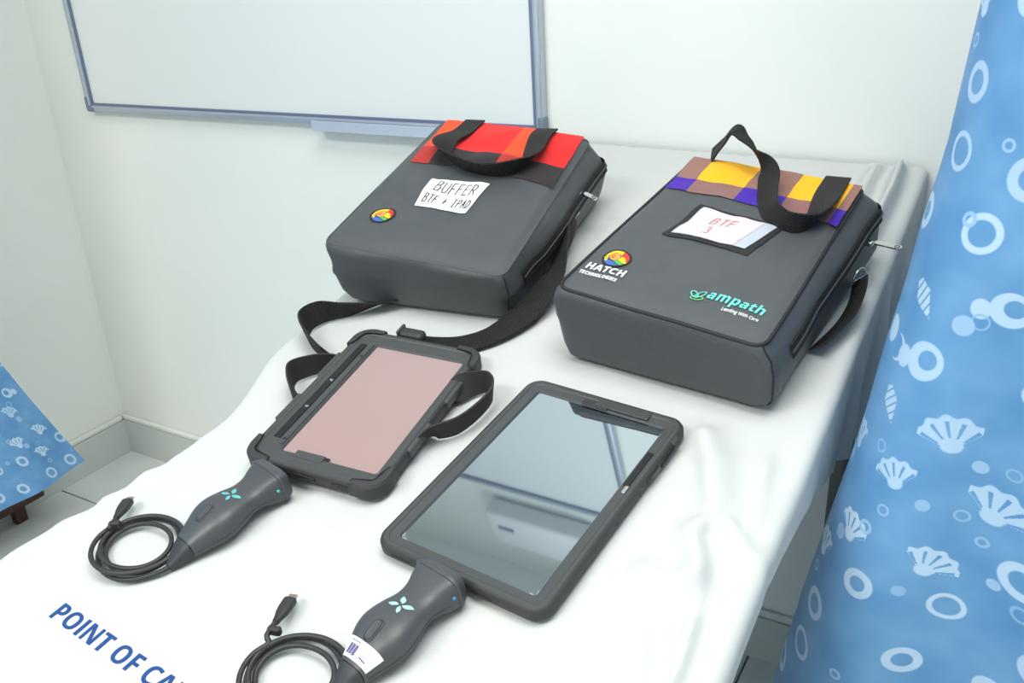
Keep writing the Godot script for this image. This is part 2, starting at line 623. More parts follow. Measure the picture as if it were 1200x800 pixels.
func build_room() -> void:
	var th := 0.12
	var wx := ROOM_R - WALL_X
	var wz := ROOM_F - WALL_Z
	var cx := (ROOM_R + WALL_X) * 0.5
	var cz := (ROOM_F + WALL_Z) * 0.5
	at(struct("wall_back", box(Vector3(wx + 2 * th, ROOM_H, th)), M.wall, "plain white painted wall behind the couch"), Vector3(cx, ROOM_H / 2, WALL_Z - th / 2))
	at(struct("wall_left", box(Vector3(th, ROOM_H, wz)), M.wall, "plain white painted wall beside the blue curtain edge"), Vector3(WALL_X - th / 2, ROOM_H / 2, cz))
	at(struct("wall_right", box(Vector3(th, ROOM_H, wz)), M.wall, "plain white painted wall beyond the tall curtain"), Vector3(ROOM_R + th / 2, ROOM_H / 2, cz))
	at(struct("wall_front", box(Vector3(wx + 2 * th, ROOM_H, th)), M.wall, "plain white painted wall facing the whiteboard"), Vector3(cx, ROOM_H / 2, ROOM_F + th / 2))
	at(struct("ceiling", box(Vector3(wx + 2 * th, th, wz + 2 * th)), M.ceiling, "plain white ceiling with light panels"), Vector3(cx, ROOM_H + th / 2, cz))
	var fl := struct("floor", box(Vector3(wx + 2 * th, 0.1, wz + 2 * th)), M.grout, "grey tiled floor with narrow joints")
	at(fl, Vector3(cx, -0.056, cz))
	var side := 0.45
	var tile := rbox(Vector3(side - 0.004, 0.008, side - 0.004), 0.0015)
	var nx := int(ceil(wx / side))
	var nz := int(ceil(wz / side))
	for i in nx:
		for j in nz:
			at(obj("tile", tile, M.tile, fl), Vector3(WALL_X + (i + 0.5) * side - cx, 0.052, WALL_Z + (j + 0.5) * side - 0.21 - cz))
	# grey skirting tiles with a band of white filler on top
	var sk := struct("baseboard_back", box(Vector3(wx, 0.1, 0.014)), M.skirting, "grey skirting along the wall behind the couch")
	at(sk, Vector3(cx, 0.05, WALL_Z + 0.007))
	at(obj("filler_band", rbox(Vector3(wx, 0.014, 0.012), 0.005), M.mortar, sk), Vector3(0, 0.057, -0.001))
	var sl := struct("baseboard_left", box(Vector3(0.014, 0.1, wz - 0.014)), M.skirting, "grey skirting along the wall beside the curtain edge")
	at(sl, Vector3(WALL_X + 0.007, 0.05, cz + 0.007))
	at(obj("filler_band", rbox(Vector3(0.012, 0.014, wz - 0.014), 0.005), M.mortar, sl), Vector3(-0.001, 0.057, 0))

	lamp_panel(Vector3(-0.05, ROOM_H - 0.016, -0.35), Vector2(1.2, 0.9), LAMP_A, "flat white ceiling light panel above the couch")
	lamp_panel(Vector3(-1.1, ROOM_H - 0.016, 1.0), Vector2(1.2, 0.6), LAMP_FILL, "flat white ceiling panel added out of view near the front wall as fill light")  # added panel behind the camera, fills front faces and the left floor

const LAMP_A := 3.9
const LAMP_FILL := 5.6

func build_whiteboard() -> void:
	var x0 := -1.966
	var x1 := -0.757
	var y0 := 0.983
	var y1 := 2.19
	var t := thing("whiteboard", "large white dry-wipe board with thin bluish metal frame on wall", "whiteboard", Transform3D(Basis.IDENTITY, Vector3((x0 + x1) / 2, y0, WALL_Z)))
	var w := x1 - x0
	t.rotation.z = 0.012
	t.position.y -= 0.008
	var h := y1 - y0
	at(obj("panel", box(Vector3(w - 0.01, h - 0.01, 0.012)), M.board, t), Vector3(0, h / 2, 0.0075))
	for s in [-1, 1]:
		var f := obj("frame_rail", rbox(Vector3(0.014, h - 0.02, 0.02), 0.004), M.aluminium, t)
		at(f, Vector3(s * (w / 2 - 0.005), h / 2, 0.0115))
		at(obj("channel", box(Vector3(0.009, h - 0.03, 0.012)), M.frame_inner, f), Vector3(-s * 0.0085, 0, 0.0))
		var g := obj("frame_rail", rbox(Vector3(w - 0.02, 0.014, 0.02), 0.004), M.aluminium, t)
		at(g, Vector3(0, h / 2 + s * (h / 2 - 0.005), 0.0115))
		at(obj("channel", box(Vector3(w - 0.03, 0.007, 0.012)), M.frame_inner, g), Vector3(0, -s * 0.009, 0.0))
	for sx in [-1, 1]:
		for sy in [0, 1]:
			var c := obj("corner_cap", rbox(Vector3(0.03, 0.014, 0.022), 0.006), M.corner_plastic, t)
			at(c, Vector3(sx * (w / 2 - 0.011), 0.004 + sy * (h - 0.008), 0.012))
			at(obj("upright", rbox(Vector3(0.014, 0.036, 0.022), 0.006), M.corner_plastic, c), Vector3(sx * 0.008, (0.013 if sy == 0 else -0.013), 0))
	var tr := obj("pen_tray", rbox(Vector3(0.46, 0.004, 0.030), 0.002), M.tray, t)
	at(tr, Vector3(0.327, -0.008, 0.022))
	at(obj("lip", rbox(Vector3(0.46, 0.020, 0.003), 0.001), M.tray, tr), Vector3(0, 0.007, 0.014))
	# white unit on the wall above the board
	var u := thing("wall_unit", "white rectangular unit on the wall above the whiteboard", "wall unit", Transform3D(Basis.IDENTITY, Vector3(-1.06, 2.26, WALL_Z)))
	at(obj("housing", rbox(Vector3(0.34, 0.16, 0.06), 0.012), M.unit_white, u), Vector3(0, 0.08, 0.031))
	at(obj("grille", rbox(Vector3(0.05, 0.012, 0.006), 0.002), M.frame_inner, u), Vector3(-0.11, 0.06, 0.062))

# ------------------------------------------------------------------ curtains
func curtain_right_edge(y: float) -> float:
	var k := [[0.0, -0.235], [0.49, -0.175], [0.53, -0.169], [0.63, -0.153], [0.73, -0.135], [0.81, -0.12], [0.86, -0.112], [0.94, -0.102], [1.0, -0.092], [1.05, -0.087], [1.12, -0.075], [1.25, -0.064], [1.5, -0.045], [2.3, 0.0]]
	for i in k.size() - 1:
		if y <= k[i + 1][0]:
			return lerpf(k[i][1], k[i + 1][1], (y - k[i][0]) / (k[i + 1][0] - k[i][0]))
	return 0.0

func build_curtains() -> void:
	var plan := []
	for p in [[0.34, -0.42], [0.2, -0.36], [0.1, -0.27], [0.03, -0.14], [0.0, -0.02], [0.018, 0.05], [0.06, 0.085], [0.12, 0.09], [0.19, 0.11], [0.27, 0.085], [0.35, 0.11], [0.45, 0.08], [0.56, 0.12], [0.68, 0.08]]:
		plan.append(Vector3(p[0], 0, p[1]))
	var line := spline(plan, 10)
	var run := [0.0]
	for i in range(1, line.size()):
		run.append(run[-1] + line[i].distance_to(line[i - 1]))
	var n := line.size() - 1
	var shape := func(u: float, v: float) -> Vector3:
		var i := int(round(u * n))
		var y := lerpf(0.06, 2.2, v)
		var s := 1.0 + 0.45 * (1.2 - y) * (1.0 if y < 1.2 else 0.3)
		var p: Vector3 = line[i]
		var wob := 0.012 * sin(run[i] * 34.0 + y * 7.0) * smoothstep(0.0, 0.12, p.x) + 0.004 * sin(y * 9.0 + run[i] * 14.0)
		return Vector3(curtain_right_edge(y) + p.x * clampf(s, 0.7, 1.4), y, -0.85 + p.z * clampf(s, 0.7, 1.3) + wob)
	var uvf := func(u: float, v: float) -> Vector2:
		return Vector2(run[int(round(u * n))] / 0.52, (1.0 - v) * 2.14 / 0.52)
	var cu := thing("curtain", "tall pale blue curtain printed with white shells and rings beside couch", "curtain", Transform3D.IDENTITY)
	obj("fabric", sheet(n, 90, shape, uvf), M.curtain, cu)
	rail(Vector3(0.55, 2.22, -0.82), 1.3, 0.0, "white metal curtain rail above the curtain beside the couch")

	var n2 := 120
	var shape2 := func(u: float, v: float) -> Vector3:
		var y := lerpf(0.19 - 0.03 * smoothstep(0.0, 0.2, u), 2.2, v)
		var e := -1.115 + 0.27 * (y - 0.2) + 0.05 * sin((y - 0.2) * 3.0)
		var z := lerpf(e, 0.75, u)
		return Vector3(-1.875 + 0.02 * sin((z + 1.1) * 22.0) * smoothstep(0.0, 0.1, u) - 0.01 * sin(y * 4.0), y, z)
	var uv2 := func(u: float, v: float) -> Vector2:
		return Vector2(u * 2.3 / 0.5, (1.0 - v) * 2.0 / 0.5)
	var c2 := thing("curtain", "blue shell-print curtain hanging clear of the floor near the skirting corner", "curtain", Transform3D.IDENTITY)
	obj("fabric", sheet(n2, 50, shape2, uv2), M.curtain, c2)
	rail(Vector3(-1.88, 2.22, 0.0), 1.5, 90.0, "white metal curtain rail above the curtain near the skirting corner")
	# a brown board stands on short feet behind the hem
	var cb := thing("wooden_plank", "dark brown wooden plank on short feet under the curtain hem", "plank", Transform3D(Basis.IDENTITY, Vector3(-2.095, 0, -0.79)))
	at(obj("board", rbox(Vector3(0.03, 0.06, 0.64), 0.004), M.wood, cb), Vector3(0, 0.07, 0))
	for q in [-1, 1]:
		at(obj("foot", rbox(Vector3(0.024, 0.042, 0.03), 0.003), M.wood, cb), Vector3(0, 0.021, q * 0.25))

func rail(p: Vector3, length: float, yaw: float, label: String) -> void:
	var t := thing("curtain_rail", label, "curtain rail", Transform3D(Basis(Vector3.UP, deg_to_rad(yaw)), p))
	obj("track", rbox(Vector3(length, 0.025, 0.03), 0.004), M.unit_white, t)
	for s in [-1, 1]:
		at(obj("hanger", box(Vector3(0.012, ROOM_H - p.y - 0.0125, 0.012)), M.unit_white, t), Vector3(s * length * 0.42, (ROOM_H - p.y) / 2 + 0.006, 0))

# ------------------------------------------------------------------ couch and cloth
const BX0 := -0.79
const BX1 := -0.141
const BZ0 := -1.318
const BZ1 := 0.42

func build_couch() -> void:
	var t := thing("examination_couch", "steel framed examination couch under the white cloth", "couch", Transform3D.IDENTITY)
	var m := obj("mattress", rbox(Vector3(0.60, 0.03, BZ1 - BZ0 - 0.02), 0.01), M.mattress, t)
	m.transform = bed_tf * Transform3D(Basis.IDENTITY, Vector3(-0.452, -0.022, (BZ0 + BZ1) / 2))
	for s in [-1, 1]:
		var r := obj("side_rail", rbox(Vector3(0.03, 0.04, BZ1 - BZ0 - 0.06), 0.004), M.steel, t)
		r.transform = bed_tf * Transform3D(Basis.IDENTITY, Vector3((BX0 + BX1) / 2 + s * 0.27, -0.058, (BZ0 + BZ1) / 2))
	for q in [BZ0 + 0.12, BZ1 - 0.12]:
		var c := obj("cross_rail", rbox(Vector3(0.51, 0.03, 0.03), 0.004), M.steel, t)
		c.transform = bed_tf * Transform3D(Basis.IDENTITY, Vector3((BX0 + BX1) / 2, -0.06, q))
		for s in [-1, 1]:
			var top: Vector3 = bed_tf * Vector3((BX0 + BX1) / 2 + s * 0.27, -0.07, q)
			var h := top.y
			at(obj("leg", rbox(Vector3(0.028, h, 0.028), 0.004), M.steel, t), Vector3(top.x, h / 2, top.z))

var ridges := []
func ridge(pts: Array, amp: float, wl: float, wr: float) -> void:
	ridges.append([pts, amp, wl, wr])

func seg(p: Vector2, a: Vector2, b: Vector2) -> Vector3:
	var ab := b - a
	var t := clampf((p - a).dot(ab) / ab.length_squared(), 0.0, 1.0)
	var d := p - (a + ab * t)
	return Vector3(d.length(), signf(ab.cross(d)), t)

func cloth_lift(x: float, z: float) -> float:
	var h := noise.get_noise_2d(x * 900.0, z * 500.0) * 0.0012
	var free := smoothstep(-0.30, -0.2, x) * smoothstep(-0.70, -0.62, z) + smoothstep(-0.24, -0.16, x) * smoothstep(-0.7, -0.8, z) * 0.6
	h += noise.get_noise_2d(x * 420.0 + 90.0, z * 300.0) * 0.006 * clampf(free, 0.0, 1.0)
	var p := Vector2(x, z)
	for r in ridges:
		var pts: Array = r[0]
		var best := Vector3(9, 1, 0)
		var along := 0.0
		for i in pts.size() - 1:
			var s := seg(p, pts[i], pts[i + 1])
			if s.x < best.x:
				best = s
				along = (i + s.z) / (pts.size() - 1)
		if best.x < 0.08:
			var w: float = r[2] if best.y < 0 else r[3]
			h += r[1] * 2.0 * exp(-pow(best.x / w, 2.0)) * clampf(minf(along, 1.0 - along) * 5.0 + 0.25, 0.0, 1.0)
	return h

func left_edge(z: float) -> float:
	var k := [[-1.32, -0.79], [-0.80, -0.80], [-0.66, -0.797], [-0.51, -0.762], [-0.475, -0.767], [-0.4355, -0.773], [-0.412, -0.787], [-0.392, -0.786], [-0.366, -0.7986], [-0.358, -0.796], [-0.3217, -0.814], [-0.27, -0.827], [-0.1, -0.845], [0.5, -0.845]]
	for i in k.size() - 1:
		if z <= k[i + 1][0]:
			return lerpf(k[i][1], k[i + 1][1], smoothstep(0.0, 1.0, (z - k[i][0]) / (k[i + 1][0] - k[i][0])))
	return -0.845

func build_cloth() -> void:
	ridge([Vector2(-0.255, -0.675), Vector2(-0.225, -0.62), Vector2(-0.199, -0.556)], 0.007, 0.022, 0.010)
	ridge([Vector2(-0.199, -0.556), Vector2(-0.168, -0.536), Vector2(-0.136, -0.513)], 0.005, 0.014, 0.0035)
	ridge([Vector2(-0.199, -0.556), Vector2(-0.208, -0.533), Vector2(-0.19, -0.498), Vector2(-0.181, -0.472)], 0.007, 0.006, 0.016)
	ridge([Vector2(-0.183, -0.476), Vector2(-0.215, -0.468), Vector2(-0.248, -0.482)], 0.004, 0.012, 0.018)
	ridge([Vector2(-0.18, -0.46), Vector2(-0.17, -0.40), Vector2(-0.175, -0.30)], 0.005, 0.010, 0.008)
	ridge([Vector2(-0.215, -0.43), Vector2(-0.205, -0.39), Vector2(-0.21, -0.32)], 0.004, 0.014, 0.012)
	ridge([Vector2(-0.18, -0.66), Vector2(-0.165, -0.60), Vector2(-0.15, -0.55)], 0.003, 0.014, 0.010)
	ridge([Vector2(-0.225, -1.06), Vector2(-0.208, -1.2), Vector2(-0.205, -1.31)], 0.010, 0.014, 0.008)
	ridge([Vector2(-0.17, -1.05), Vector2(-0.165, -1.2), Vector2(-0.17, -1.31)], 0.015, 0.016, 0.010)
	ridge([Vector2(-0.76, -0.452), Vector2(-0.68, -0.44), Vector2(-0.52, -0.415), Vector2(-0.455, -0.405)], 0.0007, 0.004, 0.004)
	ridge([Vector2(-0.50, -0.52), Vector2(-0.49, -0.40), Vector2(-0.485, -0.335)], 0.0007, 0.008, 0.004)
	var nu := 250
	var nv := 260
	var top_w := BX1 - BX0
	var left := 0.22
	var rad := 0.012
	var f := func(u: float, v: float) -> Vector3:
		var z := lerpf(BZ0, BZ1, v)
		var ramp := smoothstep(-0.5, -1.25, z)
		var right := 0.035 + 0.26 * ramp
		var s := lerpf(-left, top_w + 0.295, u)
		s = minf(s, top_w + right)
		var edge := 0.004 * sin(z * 21.0) + 0.003 * noise.get_noise_2d(z * 700.0, 3.0)
		if z > -0.5:
			edge += 0.006 * sin(z * 13.0)
		if s < 0.0:
			var a := minf(-s / rad, PI * 0.5)
			var down := maxf(-s - rad * PI * 0.5, 0.0)
			return Vector3(left_edge(z) + edge * smoothstep(0.0, 0.03, -s) - rad * sin(a) + rad, -rad * (1.0 - cos(a)) - down, z + down * 0.2)
		if s > top_w:
			var q := s - top_w
			var a := minf(q / rad, PI * 0.5)
			var down := maxf(q - rad * PI * 0.5, 0.0)
			var wave := (0.010 * sin(z * 46.0) + 0.006 * sin(z * 83.0 + 1.0)) * smoothstep(0.0, 0.14, down) * ramp
			return Vector3(BX1 - 0.004 + rad * sin(a) - 0.008 + wave - 0.010 * smoothstep(0.0, 0.2, down), -rad * (1.0 - cos(a)) - down + cloth_lift(BX1, z) * (1.0 - smoothstep(0.0, 0.05, down)), z + down * 0.2)
		var x := lerpf(left_edge(z) + rad, BX1, s / top_w)
		return Vector3(minf(x, BX1) - (0.012 if s > top_w - 0.0001 else 0.012 * smoothstep(top_w - 0.05, top_w, s)), cloth_lift(x, z) * smoothstep(0.0, 0.02, s), z)
	var t := thing("white_cloth", "white cotton cloth spread over the couch with blue lettering printed", "cloth", bed_tf)
	obj("fabric", sheet(nu, nv, f), M.cloth, t)
	# print along the foot of the cloth
	var tm := letters("POlNT OF CARE", 0.0172, true, 0.0004)
	var cap_y := letters("N", 0.0172, true, 0.0004).get_aabb().end.y
	var dir := Vector2(0.9947, 0.103)
	var g := func(x: float, y: float, h: float) -> Vector3:
		var p := Vector2(-0.7095, -0.2310) + dir * (x * 1.16) + Vector2(dir.y, -dir.x) * minf(y, cap_y)
		return Vector3(p.x, cloth_lift(p.x, p.y) + 0.0004 + h, p.y)
	obj("lettering", drape(tm, g), M.print_blue, t)

# ------------------------------------------------------------------ bags
class Bag:
	var w := 0.25
	var l := 0.335
	var hfl := 0.1
	var hfr := 0.08
	var hbl := 0.11
	var hbr := 0.095
	var dome := 0.006
	var seed_ := 1.0
	var lump := 0.005
	var nz: FastNoiseLite
	func h(x: float, z: float) -> float:
		var u := clampf(x / w + 0.5, 0.0, 1.0)
		var v := clampf(z / l + 0.5, 0.0, 1.0)
		return lerpf(lerpf(hbl, hbr, u), lerpf(hfl, hfr, u), v)
	func top(x: float, z: float) -> float:
		var u := 2.0 * x / w
		var v := 2.0 * z / l
		var d := clampf(1.0 - u * u, 0.0, 1.0) * clampf(1.0 - v * v, 0.0, 1.0)
		return h(x, z) + dome * sqrt(d) + nz.get_noise_2d(x * 900.0 + seed_ * 50.0, z * 900.0) * 0.006 * sqrt(d)

func bag_shell(t: Node3D, g: Bag, inset: float, zip_h: float, base_in: float, pipe: Material, pipe_r: float) -> void:
	var a := g.w / 2
	var b := g.l / 2
	var rings := []
	# inset of the sides, the near end and the far end; height as a share of the bag's; extra height
	var spec := [[base_in + 0.010, base_in + 0.008, 0.012, 0.0, 0.0], [base_in + 0.002, base_in + 0.002, 0.004, 0.0, 0.007], [base_in * 0.6, base_in * 0.75, 0.0, 0.22, 0.0], [base_in * 0.2, base_in * 0.5, 0.0, zip_h * 0.75, 0.0], [0.0, base_in * 0.3, 0.0, zip_h - 0.10, 0.0], [0.001, base_in * 0.3, 0.001, zip_h, 0.0], [0.002, base_in * 0.2, 0.001, zip_h + 0.10, 0.0], [inset * 0.45, 0.0, 0.006, 0.86, 0.0], [inset * 0.85, 0.0, 0.012, 0.95, 0.0], [inset, 0.002, 0.014, 0.985, 0.0]]
	var upper := 6
	for s in spec:
		var ix: float = s[0]
		var r := rrect(-a + ix, a - ix, -b + s[2], b - s[1], 0.014, 0.0, 5, 12)
		for i in r.size():
			var p: Vector3 = r[i]
			var y: float = s[3] * g.h(p.x, p.z) + s[4]
			var bulge := g.nz.get_noise_3d(p.x * 500.0 + g.seed_ * 31.0, y * 700.0, p.z * 500.0) * g.lump * (1.0 if s[3] > 0.1 and s[3] < 0.97 else 0.0)
			if s[3] > 0.7:
				p.x += signf(p.x) * ix * 0.45 * smoothstep(-b, b, p.z)
			r[i] = Vector3(p.x + bulge * signf(p.x), y, p.z + bulge * signf(p.z) * 0.6)
		rings.append(r)
	obj("gusset", loft(rings.slice(0, upper), true, true, false), M.nylon, t)
	obj("shoulder_band", loft(rings.slice(upper - 1), true, false, false), M.nylon, t)
	# padded front panel
	var edge: PackedVector3Array = rings[-1]
	var pr := []
	for k in 22:
		var s := 1.0 - pow(float(k) / 21.0, 1.4)
		var r := PackedVector3Array()
		for p in edge:
			var q := Vector3(p.x * s, 0, p.z * s)
			r.append(Vector3(q.x, lerpf(p.y, g.top(q.x, q.z), smoothstep(0.0, 0.09, 1.0 - s)), q.z))
		pr.append(r)
	obj("front_panel", loft(pr, true, false, false), M.nylon, t)
	var loop := PackedVector3Array(edge)
	loop.append(edge[0])
	loop.append(edge[1])
	obj("piping", tube(loop, pipe_r, 6), pipe, t)
	# zipper round three sides: tape, then a line of teeth
	var zr: PackedVector3Array = rings[upper - 1]
	var n := zr.size()
	var tape := []
	var dirs := []
	for k in n + 1:
		var p: Vector3 = zr[(k + n) % n]
		if p.z > b - 0.024:
			continue
		tape.append(p)
	# order the open run so that it starts at the front corner
	var start := 0
	for i in tape.size():
		if tape[i].distance_to(tape[(i + 1) % tape.size()]) > 0.08:
			start = i + 1
	var ord := []
	for i in tape.size():
		ord.append(tape[(start + i) % tape.size()])
	var ctrl := []
	for i in ord.size():
		if i > 0 and ord[i].distance_to(ctrl[-1]) < 0.004:
			continue
		ctrl.append(ord[i])
	var outs := []
	for i in ctrl.size():
		var tg: Vector3 = ctrl[mini(i + 1, ctrl.size() - 1)] - ctrl[maxi(i - 1, 0)]
		var o := Vector3(tg.z, 0, -tg.x).normalized()
		if o.dot(Vector3(ctrl[i].x, 0, ctrl[i].z)) < 0.0:
			o = -o
		outs.append(o)
		dirs.append(Vector3(0, 1, 0) - o * 0.16)
	for i in ctrl.size():
		ctrl[i] += outs[i] * 0.0026
	var zp := obj("zipper", ribbon(ctrl, dirs, 0.008, 0.001, 3), M.zip_tape, t)
	var teeth := []
	for i in ctrl.size():
		teeth.append(ctrl[i] + outs[i] * 0.001)
	obj("teeth", tube(spline(teeth, 3), 0.0013, 5), M.zip_teeth, zp)
	# the near end is one panel from the base up to the piping, with a seam at each side
	var fr := []
	for k in range(1, rings.size()):
		var row := PackedVector3Array()
		for i in range(2, 22):
			row.append(rings[k][i] + Vector3(0, 0, 0.0012))
		fr.append(row)
	obj("end_panel", loft(fr, false, false, false), M.nylon, t)
	for i in [2, 21]:
		var pts := []
		for k in range(1, rings.size()):
			pts.append(rings[k][i] + Vector3(0, 0, 0.0008))
		obj("seam", tube(spline(pts, 3), 0.0010, 5), M.piping, t)

func zip_pull(t: Node3D, p: Vector3, yaw: float, pitch: float, length: float) -> void:
	var z := obj("zip_slider", rbox(Vector3(0.011, 0.006, 0.008), 0.002), M.chrome, t)
	z.transform = Transform3D(Basis(Vector3.UP, deg_to_rad(yaw)), p)
	var outline := []
	var st := []
	for k in 3:
		var y: float = [-0.0009, 0.0009, 0.0009][k]
		st.append(rrect(0.004, 0.004 + length, -0.0045, 0.0045, 0.0042, y, 5, 3))
	var pl := obj("pull_tab", loft([st[0], st[1]], true, true, true, true), M.chrome, z)
	pl.transform = Transform3D(Basis(Vector3.BACK, deg_to_rad(pitch)), Vector3(0.003, 0.003, 0))
	var hole := []
	for k in 13:
		hole.append(Vector3(length - 0.001 + 0.0026 * cos(TAU * k / 12), 0.001, 0.0026 * sin(TAU * k / 12)))
	obj("eyelet", tube(PackedVector3Array(hole), 0.0006, 5), M.steel, pl)

func d_ring(t: Node3D, p: Vector3, r: float, basis_: Basis) -> void:
	var pts := PackedVector3Array()
	for k in 17:
		var a := PI * k / 16.0
		pts.append(Vector3(r * cos(a), r * 1.1 * sin(a), 0))
	pts.append(Vector3(r, 0, 0))
	var d := obj("d_ring", tube(pts, 0.0015, 8), M.chrome, t)
	d.transform = Transform3D(basis_, p)

func patch(t: Node3D, called: String, g: Bag, c: Array, m: Material, lift: float, nu := 24, nv := 12) -> MeshInstance3D:
	# a piece of cloth or paper laid on the front panel; corners: back left, back right, front right, front left
	var f := func(u: float, v: float) -> Vector3:
		var p: Vector2 = c[0].lerp(c[1], u).lerp(c[3].lerp(c[2], u), v)
		return Vector3(p.x, g.top(p.x, p.y) + lift, p.y)
	return obj(called, sheet(nu, nv, f), m, t)

func emblem(t: Node3D, g: Bag, c: Vector2, rx: float, rz: float, turn: float) -> void:
	var st := SurfaceTool.new()
	st.begin(Mesh.PRIMITIVE_TRIANGLES)
	var n := 28
	for ring: float in [1.0, 0.5, 0.0]:
		for k in n:
			var a := TAU * k / n
			var d := Vector2(cos(a) * rx, sin(a) * rz) * ring
			var p := c + d.rotated(turn)
			st.set_uv(Vector2(0.5 + 0.5 * ring * cos(a), 0.5 + 0.5 * ring * sin(a)))
			st.add_vertex(Vector3(p.x, g.top(p.x, p.y) + 0.0012, p.y))
	for r in 2:
		for k in n:
			var a := r * n + k
			var b := r * n + (k + 1) % n
			for i in [a, b, a + n, b, b + n, a + n]:
				st.add_index(i)
	obj("emblem", finish(st), M.emblem, t)

func over_panel(g: Bag, o: Vector2, turn: float, lift: float, sx := 1.0, shear := 0.0) -> Callable:
	var dx := Vector2(1, 0).rotated(turn)
	var dz := Vector2(0, -1).rotated(turn)
	return func(x: float, y: float, h: float) -> Vector3:
		var p := o + dx * (x * sx + y * shear) + dz * y
		return Vector3(p.x, g.top(p.x, p.y) + lift + h, p.y)

func build_bags() -> void:
	# --- bag with the red and black check
	var g := Bag.new()
	g.nz = noise
	g.w = 0.262; g.l = 0.345; g.lump = 0.010
	g.hfl = 0.096; g.hfr = 0.068; g.hbl = 0.125; g.hbr = 0.102
	g.dome = 0.014
	g.seed_ = 2.0
	var t := thing("backpack", "grey nylon backpack with red and black checked cloth and white label", "backpack", on_bed(-0.664, -0.936, 0.003, 5.0), "grey nylon backpacks lying on the couch")
	bag_shell(t, g, 0.013, 0.60, 0.010, M.nylon, 0.0013)
	patch(t, "checked_panel", g, [Vector2(-0.106, -0.155), Vector2(0.110, -0.155), Vector2(0.116, -0.014), Vector2(-0.098, -0.022)], M.check_red, 0.0012)
	var pl := patch(t, "paper_label", g, [Vector2(-0.043, 0.017), Vector2(0.040, 0.013), Vector2(0.035, 0.080), Vector2(-0.038, 0.080)], M.paper, 0.0014, 14, 8)
	var ov := over_panel(g, Vector2(-0.036, 0.077), -0.02, 0.0018)
	var lines := handwriting("BUFFER", 0.009, 0.032, 0.021, 0.0100)
	lines.append_array(handwriting("BTF + IPAD", 0.004, 0.006, 0.016, 0.0067))
	obj("handwriting", strokes(lines, 0.0007, ov), M.ink, pl)
	emblem(t, g, Vector2(-0.070, 0.108), 0.0175, 0.0165, 0.1)
	var T := func(x: float, z: float, y: float) -> Vector3: return Vector3(x, g.top(x, z) + y, z)
	obj("carry_handle", ribbon([T.call(-0.060, -0.156, 0.003), T.call(-0.061, -0.115, 0.005), T.call(-0.063, -0.075, 0.010), T.call(-0.052, -0.035, 0.015), T.call(-0.02, -0.010, 0.013), T.call(0.02, -0.004, 0.012), T.call(0.054, -0.014, 0.013), T.call(0.072, -0.044, 0.012), T.call(0.062, -0.09, 0.008), T.call(0.056, -0.125, 0.005), T.call(0.054, -0.156, 0.003)],
		[Vector3(-1, 0, 0), Vector3(-1, 0.05, 0), Vector3(-1, 0.25, 0.1), Vector3(-0.55, 0.75, 0.3), Vector3(-0.15, 0.8, 0.4), Vector3(0, 0.8, 0.55), Vector3(0.15, 0.8, 0.4), Vector3(0.7, 0.6, 0.1), Vector3(1, 0.2, 0), Vector3(1, 0, 0), Vector3(1, 0, 0)], 0.0158, 0.0022), M.webbing, t)
	zip_pull(t, Vector3(0.1265, 0.058, -0.075), 0.0, -25.0, 0.020)
	d_ring(t, Vector3(0.131, 0.040, -0.045), 0.010, Basis(Vector3.UP, PI / 2))
	obj("side_strap", ribbon([Vector3(0.129, 0.040, -0.045), Vector3(0.135, 0.030, -0.01), Vector3(0.138, 0.018, 0.05), Vector3(0.136, 0.014, 0.11)], [Vector3(0, 1, 0.2), Vector3(0, 1, 0), Vector3(0.3, 1, 0), Vector3(0.5, 0.8, 0)], 0.011, 0.002), M.webbing, t)
	# shoulder straps that come out from under the bag
	var inv := t.transform.affine_inverse() * bed_tf
	var loopp := []
	for p in [[-0.690, 0.010, -0.790], [-0.712, 0.013, -0.760], [-0.742, 0.016, -0.732], [-0.768, 0.0195, -0.712], [-0.774, 0.020, -0.690], [-0.757, 0.020, -0.668], [-0.728, 0.019, -0.650], [-0.698, 0.019, -0.640]]:
		loopp.append(inv * Vector3(p[0], p[1], p[2]))
	var ld := []
	for d in [[0.5, 0.3, 0.9], [0.5, 0.6, 0.8], [0.2, 1, 0.5], [-0.2, 1, 0.1], [-0.3, 1, 0], [-0.1, 1, 0.1], [0, 1, 0.2], [0, 0.8, 0.5]]:
		ld.append(inv.basis * Vector3(d[0], d[1], d[2]))
	obj("shoulder_strap", ribbon(loopp, ld, 0.0155, 0.0024), M.webbing, t)
	var sp := []
	for p in [[-0.552, 0.040, -0.990], [-0.518, 0.034, -0.900], [-0.508, 0.026, -0.848], [-0.514, 0.014, -0.798], [-0.534, 0.007, -0.752], [-0.563, 0.005, -0.722], [-0.60, 0.005, -0.708], [-0.640, 0.005, -0.704]]:
		sp.append(inv * Vector3(p[0], p[1], p[2]))
	var sd := []
	for d in [[0.5, 1, 0.0], [0.8, 0.8, 0.0], [1, 0.1, 0.1], [1, -0.2, 0.5], [0.7, 0, 0.7], [0.4, 0, 0.9], [0.1, 0, 1], [0, 0, 1]]:
		sd.append(inv.basis * Vector3(d[0], d[1], d[2]))
	obj("shoulder_strap", ribbon(sp, sd, 0.0175, 0.0024), M.webbing, t)

	# --- bag with the purple and yellow check
	var q := Bag.new()
	q.nz = noise
	q.w = 0.25; q.l = 0.335
	q.hfl = 0.100; q.hfr = 0.080; q.hbl = 0.112; q.hbr = 0.101
	q.dome = 0.006
	q.seed_ = 5.0
	var s := thing("backpack", "grey nylon backpack with yellow and purple checked cloth and card window", "backpack", on_bed(-0.298, -0.886, 0.003, -6.0), "grey nylon backpacks lying on the couch")
	bag_shell(s, q, 0.018, 0.68, 0.004, M.piping, 0.0022)
